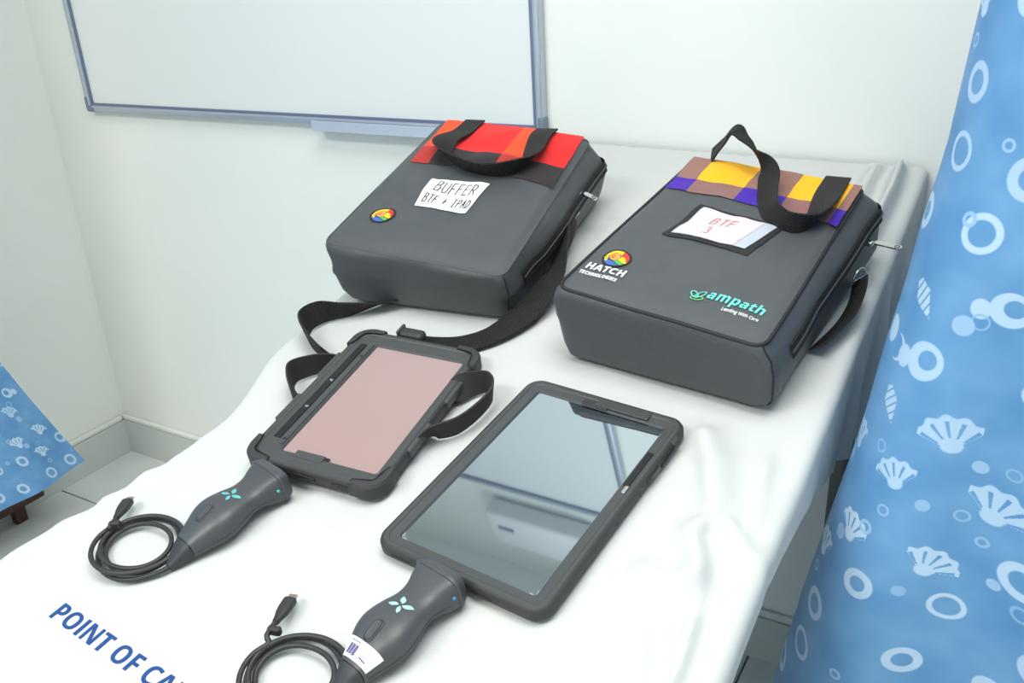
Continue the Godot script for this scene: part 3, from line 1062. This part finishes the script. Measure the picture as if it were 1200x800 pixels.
	patch(s, "checked_panel", q, [Vector2(-0.107, -0.152), Vector2(0.105, -0.152), Vector2(0.108, -0.054), Vector2(-0.103, -0.064)], M.check_purple, 0.0012)
	var wf := patch(s, "window_border", q, [Vector2(-0.044, -0.038), Vector2(0.060, -0.030), Vector2(0.046, 0.041), Vector2(-0.057, 0.036)], M.piping, 0.0014, 14, 8)
	patch(wf, "window_film", q, [Vector2(-0.038, -0.033), Vector2(0.053, -0.026), Vector2(0.040, 0.034), Vector2(-0.049, 0.029)], M.vinyl, 0.0020, 12, 8)
	patch(wf, "card", q, [Vector2(-0.036, -0.032), Vector2(0.038, -0.026), Vector2(0.027, 0.033), Vector2(-0.047, 0.028)], M.paper_pink, 0.0024, 12, 8)
	var ow := over_panel(q, Vector2(-0.028, 0.021), 0.05, 0.0028)
	var hw := handwriting("BTF", 0.010, 0.022, 0.016, 0.0105)
	hw.append_array(handwriting("3", 0.012, 0.002, 0.012, 0.0105))
	obj("handwriting", strokes(hw, 0.0004, ow), M.ink_red, wf)
	emblem(s, q, Vector2(-0.079, 0.099), 0.0165, 0.0165, 0.05)
	obj("lettering", drape(letters("HATCH", 0.0105), over_panel(q, Vector2(-0.1045, 0.130), 0.04, 0.0012, 1.03)), M.white_print, s)
	obj("lettering", drape(letters("TECHNOLOGIES", 0.0052), over_panel(q, Vector2(-0.1055, 0.1385), 0.04, 0.0012, 0.85)), M.white_print, s)
	obj("lettering", drape(letters("ampath", 0.0125), over_panel(q, Vector2(0.036, 0.129), 0.0, 0.0012, 0.93, 0.15)), M.teal_print, s)
	obj("lettering", drape(letters("Leading With Care", 0.0042, false), over_panel(q, Vector2(0.058, 0.1365), 0.0, 0.0012, 0.80, 0.1)), M.white_print, s)
	var leaf := []
	for k in 3:
		var ln := []
		for i in 15:
			var a := TAU * i / 14.0
			var d := Vector2(0.0068 * cos(a), 0.0030 * sin(a)).rotated([0.9, 2.3, 0.0][k])
			ln.append(d + [Vector2(0.0035, 0.003), Vector2(-0.003, 0.003), Vector2(0.002, -0.003)][k])
		leaf.append(ln)
	obj("leaf_mark", strokes([leaf[0], leaf[1]], 0.0006, over_panel(q, Vector2(0.027, 0.125), 0.0, 0.0012)), M.teal_print, s)
	obj("leaf_mark", strokes([leaf[2]], 0.0006, over_panel(q, Vector2(0.027, 0.125), 0.0, 0.0013)), M.green_print, s)
	var U := func(x: float, z: float, y: float) -> Vector3: return Vector3(x, q.top(x, z) + y, z)
	obj("carry_handle", ribbon([U.call(-0.086, -0.158, 0.002), U.call(-0.070, -0.155, 0.022), U.call(-0.052, -0.150, 0.042), U.call(-0.034, -0.142, 0.038), U.call(-0.012, -0.128, 0.026), U.call(0.010, -0.105, 0.018), U.call(0.024, -0.068, 0.013), U.call(0.042, -0.036, 0.012), U.call(0.068, -0.022, 0.012), U.call(0.088, -0.034, 0.012), U.call(0.086, -0.066, 0.010), U.call(0.079, -0.110, 0.005), U.call(0.074, -0.160, 0.002)],
		[Vector3(0.5, 0, 0.85), Vector3(0.3, 0, 0.95), Vector3(0.3, 0, 0.95), Vector3(0.3, 0.1, 0.95), Vector3(0.6, 0.2, 0.8), Vector3(0.9, 0.3, 0.4), Vector3(0.8, 0.6, 0.1), Vector3(0.5, 0.85, 0), Vector3(0.1, 1, 0.1), Vector3(0.5, 0.8, 0.2), Vector3(0.9, 0.4, 0), Vector3(1, 0, 0), Vector3(1, 0, 0)], 0.0145, 0.0022), M.webbing, s)
	zip_pull(s, Vector3(0.1285, 0.055, -0.108), -8.0, 0.0, 0.031)
	d_ring(s, Vector3(0.132, 0.030, -0.070), 0.011, Basis(Vector3.UP, PI / 2 - 0.3))
	obj("side_strap", ribbon([Vector3(0.133, 0.028, -0.070), Vector3(0.138, 0.020, -0.045), Vector3(0.138, 0.014, -0.005), Vector3(0.128, 0.012, 0.05)], [Vector3(0.7, 0.8, 0.2), Vector3(0.7, 0.8, 0), Vector3(0.8, 0.7, 0), Vector3(0.8, 0.7, 0)], 0.013, 0.002), M.webbing, s)

# ------------------------------------------------------------------ tablets
func tablet_shell(t: Node3D, hx: float, hz: float, r: float, th: float, win: Array, screen_y: float) -> void:
	# frame with a bevelled opening; win = x0, x1, z0, z1 of the screen
	var rings := [
		rrect(-hx + 0.004, hx - 0.004, -hz + 0.004, hz - 0.004, r - 0.003, 0.0, 8, 6),
		rrect(-hx, hx, -hz, hz, r, 0.004, 8, 6),
		rrect(-hx, hx, -hz, hz, r, th - 0.004, 8, 6),
		rrect(-hx + 0.0012, hx - 0.0012, -hz + 0.0012, hz - 0.0012, r - 0.001, th - 0.0012, 8, 6),
		rrect(-hx + 0.004, hx - 0.004, -hz + 0.004, hz - 0.004, r - 0.003, th, 8, 6),
	]
	obj("bumper", loft(rings, true, true, false), M.case_rubber, t)
	var rim := [
		rrect(-hx + 0.004, hx - 0.004, -hz + 0.004, hz - 0.004, r - 0.003, th, 8, 6),
		rrect(-hx + 0.0075, hx - 0.0075, -hz + 0.0075, hz - 0.0075, r - 0.005, th - 0.0002, 8, 6),
		rrect(-hx + 0.0085, hx - 0.0085, -hz + 0.0085, hz - 0.0085, r - 0.006, th - 0.0012, 8, 6),
		rrect(win[0] - 0.002, win[1] + 0.002, win[2] - 0.002, win[3] + 0.002, 0.004, screen_y + 0.002, 8, 6),
		rrect(win[0], win[1], win[2], win[3], 0.002, screen_y - 0.0004, 8, 6),
	]
	obj("bezel", loft(rim, true, false, false, true), M.case_plastic, t)

func build_tablets() -> void:
	# --- the larger one, with a mirror-like dark screen
	var th := 0.0155
	var t := thing("tablet", "large tablet in grey case with dark glossy screen mirroring the wall", "tablet", on_bed(-0.3625, -0.5365, 0.002, -5.4), "tablets lying on the cloth")
	tablet_shell(t, 0.0915, 0.134, 0.017, th, [-0.0725, 0.0725, -0.1155, 0.1155], 0.0115)
	at(obj("screen", rbox(Vector3(0.146, 0.002, 0.232), 0.0004), M.glass_screen, t), Vector3(0, 0.0105, 0))
	for s in [[-0.052, 0.118], [0.052, 0.118]]:
		pass
	# slots along the near edge, buttons and the cut-away on the long edge, camera tab at the far edge
	for x in [-0.060, 0.030]:
		at(obj("speaker_slot", rbox(Vector3(0.022, 0.0028, 0.002), 0.001), M.black, t), Vector3(x, 0.0075, 0.1338))
	at(obj("camera_tab", rbox(Vector3(0.06, 0.0016, 0.012), 0.0007), M.case_plastic, t), Vector3(0.024, 0.0155, -0.1235))
	at(obj("camera_tab", rbox(Vector3(0.03, 0.002, 0.008), 0.0008), M.case_rubber, t), Vector3(-0.006, 0.0142, -0.1195))
	at(obj("side_recess", rbox(Vector3(0.004, 0.0075, 0.058), 0.001), M.black, t), Vector3(0.0902, 0.0095, -0.072))
	at(obj("power_button", rbox(Vector3(0.003, 0.004, 0.018), 0.001), M.case_plastic, t), Vector3(0.092, 0.0085, -0.060))
	at(obj("volume_button", rbox(Vector3(0.003, 0.004, 0.026), 0.001), M.black, t), Vector3(0.0922, 0.0075, -0.084))
	at(obj("corner_block", rbox(Vector3(0.010, 0.009, 0.014), 0.003), M.case_rubber, t), Vector3(0.0895, 0.0105, -0.104))
	at(obj("side_clip", rbox(Vector3(0.004, 0.002, 0.010), 0.0008), M.chrome, t), Vector3(0.081, 0.0148, -0.022))
	at(obj("side_clip", rbox(Vector3(0.006, 0.003, 0.05), 0.001), M.black, t), Vector3(0.079, 0.0138, -0.052))
	at(obj("port_hole", rbox(Vector3(0.002, 0.003, 0.004), 0.0009), M.black, t), Vector3(0.0912, 0.008, 0.012))
	at(obj("port_hole", rbox(Vector3(0.002, 0.003, 0.003), 0.0009), M.black, t), Vector3(0.0912, 0.008, -0.030))
	for s in [-1, 1]:
		var c := obj("film_corner", rbox(Vector3(0.009, 0.0004, 0.009), 0.0002), M.paper, t)
		c.transform = Transform3D(Basis(Vector3.UP, PI / 4), Vector3(s * 0.0725, 0.0113, 0.1155))

	# --- the smaller one with a hand strap and a pink-tinted film
	var q := thing("tablet", "small tablet in rugged grey case with pinkish screen and hand strap", "tablet", on_bed(-0.5875, -0.5745, 0.008, 4.5, -3.0), "tablets lying on the cloth")
	th = 0.018
	tablet_shell(q, 0.081, 0.1175, 0.020, th, [-0.0465, 0.0655, -0.093, 0.0945], 0.0135)
	at(obj("screen", rbox(Vector3(0.113, 0.002, 0.1885), 0.0004), M.film, q), Vector3(0.0095, 0.0125, 0.00075))
	at(obj("pen_slot", rbox(Vector3(0.0085, 0.0016, 0.172), 0.0006), M.black, q), Vector3(-0.0625, 0.0165, -0.004))
	at(obj("slot_rail", rbox(Vector3(0.006, 0.0016, 0.182), 0.0007), M.case_plastic, q), Vector3(-0.0530, 0.0162, -0.002))
	for z in [-0.018, 0.030]:
		at(obj("slot_pin", rbox(Vector3(0.004, 0.0012, 0.003), 0.0005), M.chrome, q), Vector3(-0.0605, 0.0176, z))
	for z in [-0.068, 0.082]:
		var sc := obj("screw", lathe([Vector2(0.0001, 0.0012), Vector2(0.0018, 0.0012), Vector2(0.0022, 0.0)], 12), M.black, q)
		at(sc, Vector3(-0.0525, 0.0165, z))
	# thick corner bumpers
	for sx in [-1, 1]:
		for sz in [-1, 1]:
			var rg := []
			for k in 4:
				var grow: float = [0.0, 0.003, 0.003, 0.001][k]
				var y: float = [0.001, 0.004, 0.0165, 0.0192][k]
				var lo := PackedVector3Array()
				var c := Vector2(sx * (0.081 - 0.020), sz * (0.1175 - 0.020))
				for i in 9:
					var a := PI * 0.5 * i / 8.0
					lo.append(Vector3(c.x + sx * (0.020 + grow) * cos(a), y, c.y + sz * (0.020 + grow) * sin(a)))
				lo.append(Vector3(c.x - sx * 0.012, y, c.y + sz * (0.020 + grow)))
				lo.append(Vector3(c.x - sx * 0.012, y, c.y + sz * 0.0145))
				for i in 9:
					var a := PI * 0.5 * (1.0 - i / 8.0)
					lo.append(Vector3(c.x + sx * 0.0145 * cos(a), y, c.y + sz * 0.0145 * sin(a)))
				lo.append(Vector3(c.x + sx * 0.0145, y, c.y - sz * 0.012))
				lo.append(Vector3(c.x + sx * (0.020 + grow), y, c.y - sz * 0.012))
				rg.append(lo)
			obj("corner_bumper", loft(rg, true, true, true, true), M.case_rubber, q)
	for z in [-0.045, 0.035]:
		at(obj("side_grip", rbox(Vector3(0.006, 0.010, 0.045), 0.002), M.case_plastic, q), Vector3(0.081, 0.0125, z))
		at(obj("side_grip", rbox(Vector3(0.006, 0.010, 0.045), 0.002), M.case_plastic, q), Vector3(-0.081, 0.0125, z))
	for x in [-0.005, 0.040]:
		at(obj("port_cover", rbox(Vector3(0.026, 0.005, 0.003), 0.001), M.black, q), Vector3(x, 0.009, 0.1175))
	at(obj("home_notch", rbox(Vector3(0.034, 0.002, 0.010), 0.0008), M.case_plastic, q), Vector3(-0.012, 0.0158, 0.0965))
	at(obj("home_notch", rbox(Vector3(0.006, 0.0016, 0.004), 0.0006), M.black, q), Vector3(0.008, 0.0155, 0.0945))
	var inv := q.transform.affine_inverse() * bed_tf
	var hand := func(pts: Array, dirs: Array, half: float) -> void:
		var a := []
		var b := []
		for p in pts:
			a.append(inv * Vector3(p[0], p[1], p[2]))
		for d in dirs:
			b.append(inv.basis * Vector3(d[0], d[1], d[2]))
		obj("hand_strap", ribbon(a, b, half, 0.002), M.elastic, q)
	hand.call([[-0.668, 0.012, -0.640], [-0.680, 0.0165, -0.634], [-0.700, 0.018, -0.618], [-0.716, 0.0185, -0.597], [-0.704, 0.0185, -0.578], [-0.680, 0.017, -0.562], [-0.655, 0.012, -0.552]], [[0, 0.25, 0.9], [0, 0.8, 0.5], [0, 1, 0.15], [-0.05, 1, 0], [0, 1, 0.1], [0, 0.8, 0.4], [0, 0.2, 0.9]], 0.0145)
	hand.call([[-0.520, 0.011, -0.628], [-0.506, 0.0165, -0.640], [-0.485, 0.0185, -0.652], [-0.470, 0.0185, -0.638], [-0.468, 0.0185, -0.610], [-0.477, 0.0175, -0.578], [-0.495, 0.017, -0.560], [-0.506, 0.010, -0.554]], [[0, 0.2, -0.9], [0.1, 0.7, -0.5], [0.2, 1, 0], [0.3, 1, 0.1], [0.3, 1, 0.1], [0.25, 1, 0.2], [0, 0.8, 0.5], [0, 0.25, 0.9]], 0.0145)
	var bk := obj("strap_buckle", rbox(Vector3(0.034, 0.013, 0.016), 0.005), M.case_rubber, q)
	at(bk, Vector3(-0.020, 0.0125, -0.128))
	at(obj("buckle_bar", rbox(Vector3(0.004, 0.017, 0.018), 0.0015), M.case_plastic, bk), Vector3(-0.014, 0.0, 0))

# ------------------------------------------------------------------ probes
func probe_at(z: float) -> Array:
	# half width, bottom, top along the length
	var k := [[0.0, 0.0205, 0.004, 0.031], [0.003, 0.0232, 0.002, 0.0338], [0.010, 0.0236, 0.001, 0.0340], [0.018, 0.0222, 0.001, 0.0325], [0.028, 0.0196, 0.004, 0.0300], [0.040, 0.0188, 0.006, 0.0298], [0.054, 0.0222, 0.004, 0.0322], [0.068, 0.0248, 0.0015, 0.0335], [0.080, 0.0240, 0.001, 0.0318], [0.094, 0.0190, 0.001, 0.0268], [0.106, 0.0142, 0.001, 0.0220], [0.114, 0.0112, 0.001, 0.0180], [0.122, 0.0080, 0.001, 0.0125], [0.130, 0.0042, 0.001, 0.0078]]
	for i in k.size() - 1:
		if z <= k[i + 1][0]:
			var t: float = clampf((z - k[i][0]) / (k[i + 1][0] - k[i][0]), 0, 1)
			var p0: Array = k[maxi(i - 1, 0)]
			var p3: Array = k[mini(i + 2, k.size() - 1)]
			return [cubic_interpolate(k[i][1], k[i + 1][1], p0[1], p3[1], t), cubic_interpolate(k[i][2], k[i + 1][2], p0[2], p3[2], t), cubic_interpolate(k[i][3], k[i + 1][3], p0[3], p3[3], t)]
	return [k[-1][1], k[-1][2], k[-1][3]]

func probe_top(x: float, z: float) -> float:
	var s := probe_at(z)
	var c: float = (s[1] + s[2]) / 2
	var u := clampf(absf(x) / s[0], 0.0, 0.999)
	var e := lerpf(5.0, 2.8, smoothstep(0.004, 0.035, z))
	return c + (s[2] - c) * pow(1.0 - pow(u, e), 1.0 / e)

func probe_ring(z: float, grow := 0.0) -> PackedVector3Array:
	var s := probe_at(z)
	var r := PackedVector3Array()
	for i in 36:
		var a := TAU * i / 36
		var c := cos(a)
		var d := sin(a)
		var e := 2.0 / lerpf(5.0, 2.8, smoothstep(0.004, 0.035, z))
		r.append(Vector3((s[0] + grow) * signf(c) * pow(absf(c), e), (s[1] + s[2]) / 2 + ((s[2] - s[1]) / 2 + grow) * signf(d) * pow(absf(d), e), z))
	return r

func build_probe(x: float, z: float, yaw: float, label: String, logo: Material, dot: Material, sticker: bool, cable: Array, plug: Array) -> void:
	var t := thing("ultrasound_probe", label, "probe", on_bed(x, z, 0.002, yaw), "handheld ultrasound probes")
	var rings := []
	for k in 61:
		rings.append(probe_ring(0.108 * k / 60.0))
	obj("body", loft(rings), M.probe, t)
	var tail := []
	for k in 17:
		tail.append(probe_ring(lerpf(0.1088, 0.130, k / 16.0)))
	obj("strain_relief", loft(tail), M.probe_dark, t)
	obj("seam_ring", loft([probe_ring(0.1075, -0.0008), probe_ring(0.1092, -0.0008)]), M.black, t)
	# head cap with a raised lip
	var lip := []
	for k in 5:
		lip.append(probe_ring([-0.001, 0.0006, 0.0085, 0.0105, 0.0115][k], [-0.001, 0.0011, 0.0013, 0.0011, -0.0006][k]))
	obj("head_cap", loft(lip, true, true, true, true), M.probe, t)
	# keel along the side
	for s in [-1, 1]:
		var kl := []
		for k in 20:
			var zz := lerpf(0.02, 0.105, k / 19.0)
			var q := probe_at(zz)
			kl.append(Vector3(s * q[0] * 0.995, lerpf(q[1], q[2], 0.40), zz))
		obj("side_seam", tube(PackedVector3Array(kl), 0.0007, 5), M.probe_dark, t)
	var over := func(px: float, pz: float, h: float) -> Vector3: return Vector3(px, probe_top(px, pz) + h, pz)
	# four-winged mark
	var wings := [[Vector2(-0.0012, 0.0016), Vector2(-0.0105, 0.0045), 0.0022], [Vector2(0.0002, -0.0008), Vector2(-0.0052, -0.0078), 0.0026], [Vector2(0.0014, 0.0004), Vector2(0.0118, -0.0030), 0.0025], [Vector2(0.0010, 0.0016), Vector2(0.0040, 0.0088), 0.0021]]
	var st := SurfaceTool.new()
	st.begin(Mesh.PRIMITIVE_TRIANGLES)
	st.set_smooth_group(-1)
	for wg in wings:
		var a: Vector2 = wg[0]
		var b: Vector2 = wg[1]
		var n := (b - a).normalized()
		n = Vector2(-n.y, n.x)
		var pts := []
		for k in 9:
			var u := k / 8.0
			pts.append(a.lerp(b, u) + n * wg[2] * sin(PI * pow(u, 0.8)) * 1.0)
		for k in range(7, 0, -1):
			var u := k / 8.0
			pts.append(a.lerp(b, u) - n * wg[2] * sin(PI * pow(u, 1.2)) * 0.9)
		var c := a.lerp(b, 0.5)
		for k in pts.size():
			for p in [c, pts[k], pts[(k + 1) % pts.size()]]:
				st.add_vertex(over.call(p.x, 0.050 + p.y, 0.0004))
	obj("winged_mark", finish(st), logo, t)
	# oblong button in a shallow rim
	var br := []
	for k in 3:
		var r := rrect(-0.0052 + 0.0006 * k, 0.0052 - 0.0006 * k, 0.070 + 0.0006 * k, 0.090 - 0.0006 * k, 0.0045, 0.0, 5, 4)
		for i in r.size():
			r[i] = over.call(r[i].x, r[i].z, [0.0, 0.0009, 0.0009][k])
		br.append(r)
	var bt := obj("button", loft(br, true, false, true), M.probe_dark, t)
	var fc := rrect(-0.0034, 0.0034, 0.072, 0.088, 0.0032, 0.0, 5, 4)
	for i in fc.size():
		fc[i] = over.call(fc[i].x, fc[i].z, 0.0013)
	var fb := PackedVector3Array(fc)
	for i in fb.size():
		fb[i] -= Vector3(0, 0.0006, 0)
	obj("button_face", loft([fb, fc], true, false, true), M.probe, bt)
	var ld := obj("orientation_dot", lathe([Vector2(0.0001, 0.001), Vector2(0.0014, 0.0006), Vector2(0.0017, -0.001)], 12), dot, t)
	ld.transform = Transform3D(Basis(Vector3.BACK, -PI / 2), Vector3(0.0236, 0.020, 0.0150))
	if sticker:
		var bandf := func(u: float, v: float) -> Vector3:
			var zz := lerpf(0.0905, 0.1055, v)
			var hw: float = probe_at(zz)[0]
			var xx := lerpf(-0.9, 0.97, u) * hw
			return Vector3(xx, probe_top(xx, zz) + 0.0004, zz)
		var sk := obj("sticker", sheet(24, 5, bandf), M.paper, t)
		var bars := []
		for k in 9:
			var bx := -0.0105 + k * 0.0011 + (0.0003 if k % 3 == 0 else 0.0)
			bars.append([Vector2(bx, 0.0955), Vector2(bx, 0.1030)])
		bars.append([Vector2(-0.012, 0.0930), Vector2(-0.002, 0.0930)])
		obj("barcode", strokes(bars, 0.00032, func(px, pz, h): return Vector3(px, probe_top(px, pz) + 0.0006 + h, pz)), M.label_navy, sk)
		obj("small_print", strokes([[Vector2(0.004, 0.1015), Vector2(0.0065, 0.1018)], [Vector2(0.0072, 0.1019), Vector2(0.0105, 0.1022)]], 0.00045, func(px, pz, h): return Vector3(px, probe_top(px, pz) + 0.0006 + h, pz)), M.label_navy, sk)
	# cable coiled beside the probe; its plug lies clear of the coil
	var inv := t.transform.affine_inverse() * bed_tf
	var c0 := Vector2(cable[0], cable[1])
	var rad: float = cable[2]
	var turns: float = cable[3]
	var endp: Vector3 = t.transform * Vector3(0, 0.0045, 0.128)
	endp = bed_tf.affine_inverse() * endp
	var a0 := atan2(endp.z - c0.y, endp.x - c0.x)
	var pts := [inv * endp, inv * (endp + (inv.basis.inverse() * Vector3(0, 0, 0.008)))]
	var steps := int(turns * 18)
	for k in range(2, steps + 1):
		var a: float = a0 + cable[4] * TAU * k / 18.0
		var lap := k / 18.0
		var lapi := int(lap)
		var r := rad + 0.0058 * sin(lap * 2.3 + 0.6) + 0.0018 * sin(a * 2.0 + lap)
		var y := 0.0035 + 0.0028 * lap + 0.0016 * sin(a * 1.0 + lap * 1.7)
		pts.append(inv * Vector3(c0.x + (r + 0.003) * cos(a), y, c0.y + (r - 0.002) * sin(a)))
	for p in plug:
		pts.append(inv * Vector3(p[0], p[1], p[2]))
	obj("cable", tube(spline(pts, 3), 0.0024, 8), M.cable, t)
	var p1: Vector3 = pts[-1]
	var p0: Vector3 = pts[-2]
	var dir := (p1 - p0).normalized()
	var bs := Basis.looking_at(dir, Vector3.UP)
	var sl := []
	for s in [[0.0, 0.0028, 0.0028], [0.004, 0.0034, 0.0030], [0.010, 0.0052, 0.0036], [0.016, 0.0060, 0.0040], [0.026, 0.0062, 0.0040], [0.027, 0.0056, 0.0036]]:
		var r := PackedVector3Array()
		for i in 20:
			var a := TAU * i / 20
			var e := 0.7
			r.append(Vector3(s[1] * signf(cos(a)) * pow(absf(cos(a)), e), s[2] * signf(sin(a)) * pow(absf(sin(a)), e), -s[0]))
		sl.append(r)
	var pg := obj("plug", loft(sl, true, true, true), M.cable, t)
	pg.transform = Transform3D(bs, p1 - dir * 0.002)
	at(obj("connector", rbox(Vector3(0.0082, 0.0026, 0.007), 0.001), M.plug_metal, pg), Vector3(0, 0, -0.0295))
	# rubber keeper that holds the plug's cable to the coil
	var kp := obj("cable_tie", rbox(Vector3(0.012, 0.008, 0.006), 0.002), M.cable, t)
	kp.transform = Transform3D(Basis.looking_at(dir, Vector3.UP), p0.lerp(p1, 0.35) + bs.x * cable[5])

func _ready() -> void:
	# camera
	var cam := Camera3D.new()
	cam.name = "camera"
	cam.fov = rad_to_deg(2.0 * atan(400.0 / 1077.8))
	cam.near = 0.02
	cam.basis = Basis(Vector3.UP, deg_to_rad(30.91)) * Basis(Vector3.RIGHT, deg_to_rad(-23.92)) * Basis(Vector3.BACK, deg_to_rad(-2.72))
	add_child(cam)
	cam.position = CAM
	cam.current = true
	# environment and exposure
	var we := WorldEnvironment.new()
	we.name = "environment"
	var env := Environment.new()
	env.background_mode = Environment.BG_COLOR
	env.background_color = Color(0.6, 0.65, 0.7)
	env.tonemap_mode = Environment.TONE_MAPPER_LINEAR
	env.tonemap_exposure = 0.76
	env.sdfgi_enabled = true
	env.ssao_enabled = true
	env.ssil_enabled = true
	we.environment = env
	add_child(we)

	var b := Basis(Vector3.RIGHT, TILT)
	bed_tf = Transform3D(b, CAM + b.y * -0.6)
	noise.seed = 21
	noise.frequency = 0.012
	noise.fractal_octaves = 3
	make_materials()
	build_room()
	build_whiteboard()
	build_curtains()
	build_couch()
	build_cloth()
	build_bags()
	build_tablets()
	build_probe(-0.609, -0.4475, -13.0, "dark grey ultrasound probe with teal mark and plain tail beside small tablet", M.teal, M.teal_dot, false, [-0.686, -0.329, 0.0355, 3.55, 1.0, 0.004], [[-0.725, 0.016, -0.328], [-0.733, 0.014, -0.345]])
	build_probe(-0.377, -0.4005, -12.0, "dark grey ultrasound probe with white barcode sticker beside large tablet", M.teal_pale, M.blue_dot, true, [-0.445, -0.276, 0.035, 3.6, 1.0, 0.004], [[-0.487, 0.016, -0.293], [-0.491, 0.014, -0.309]])
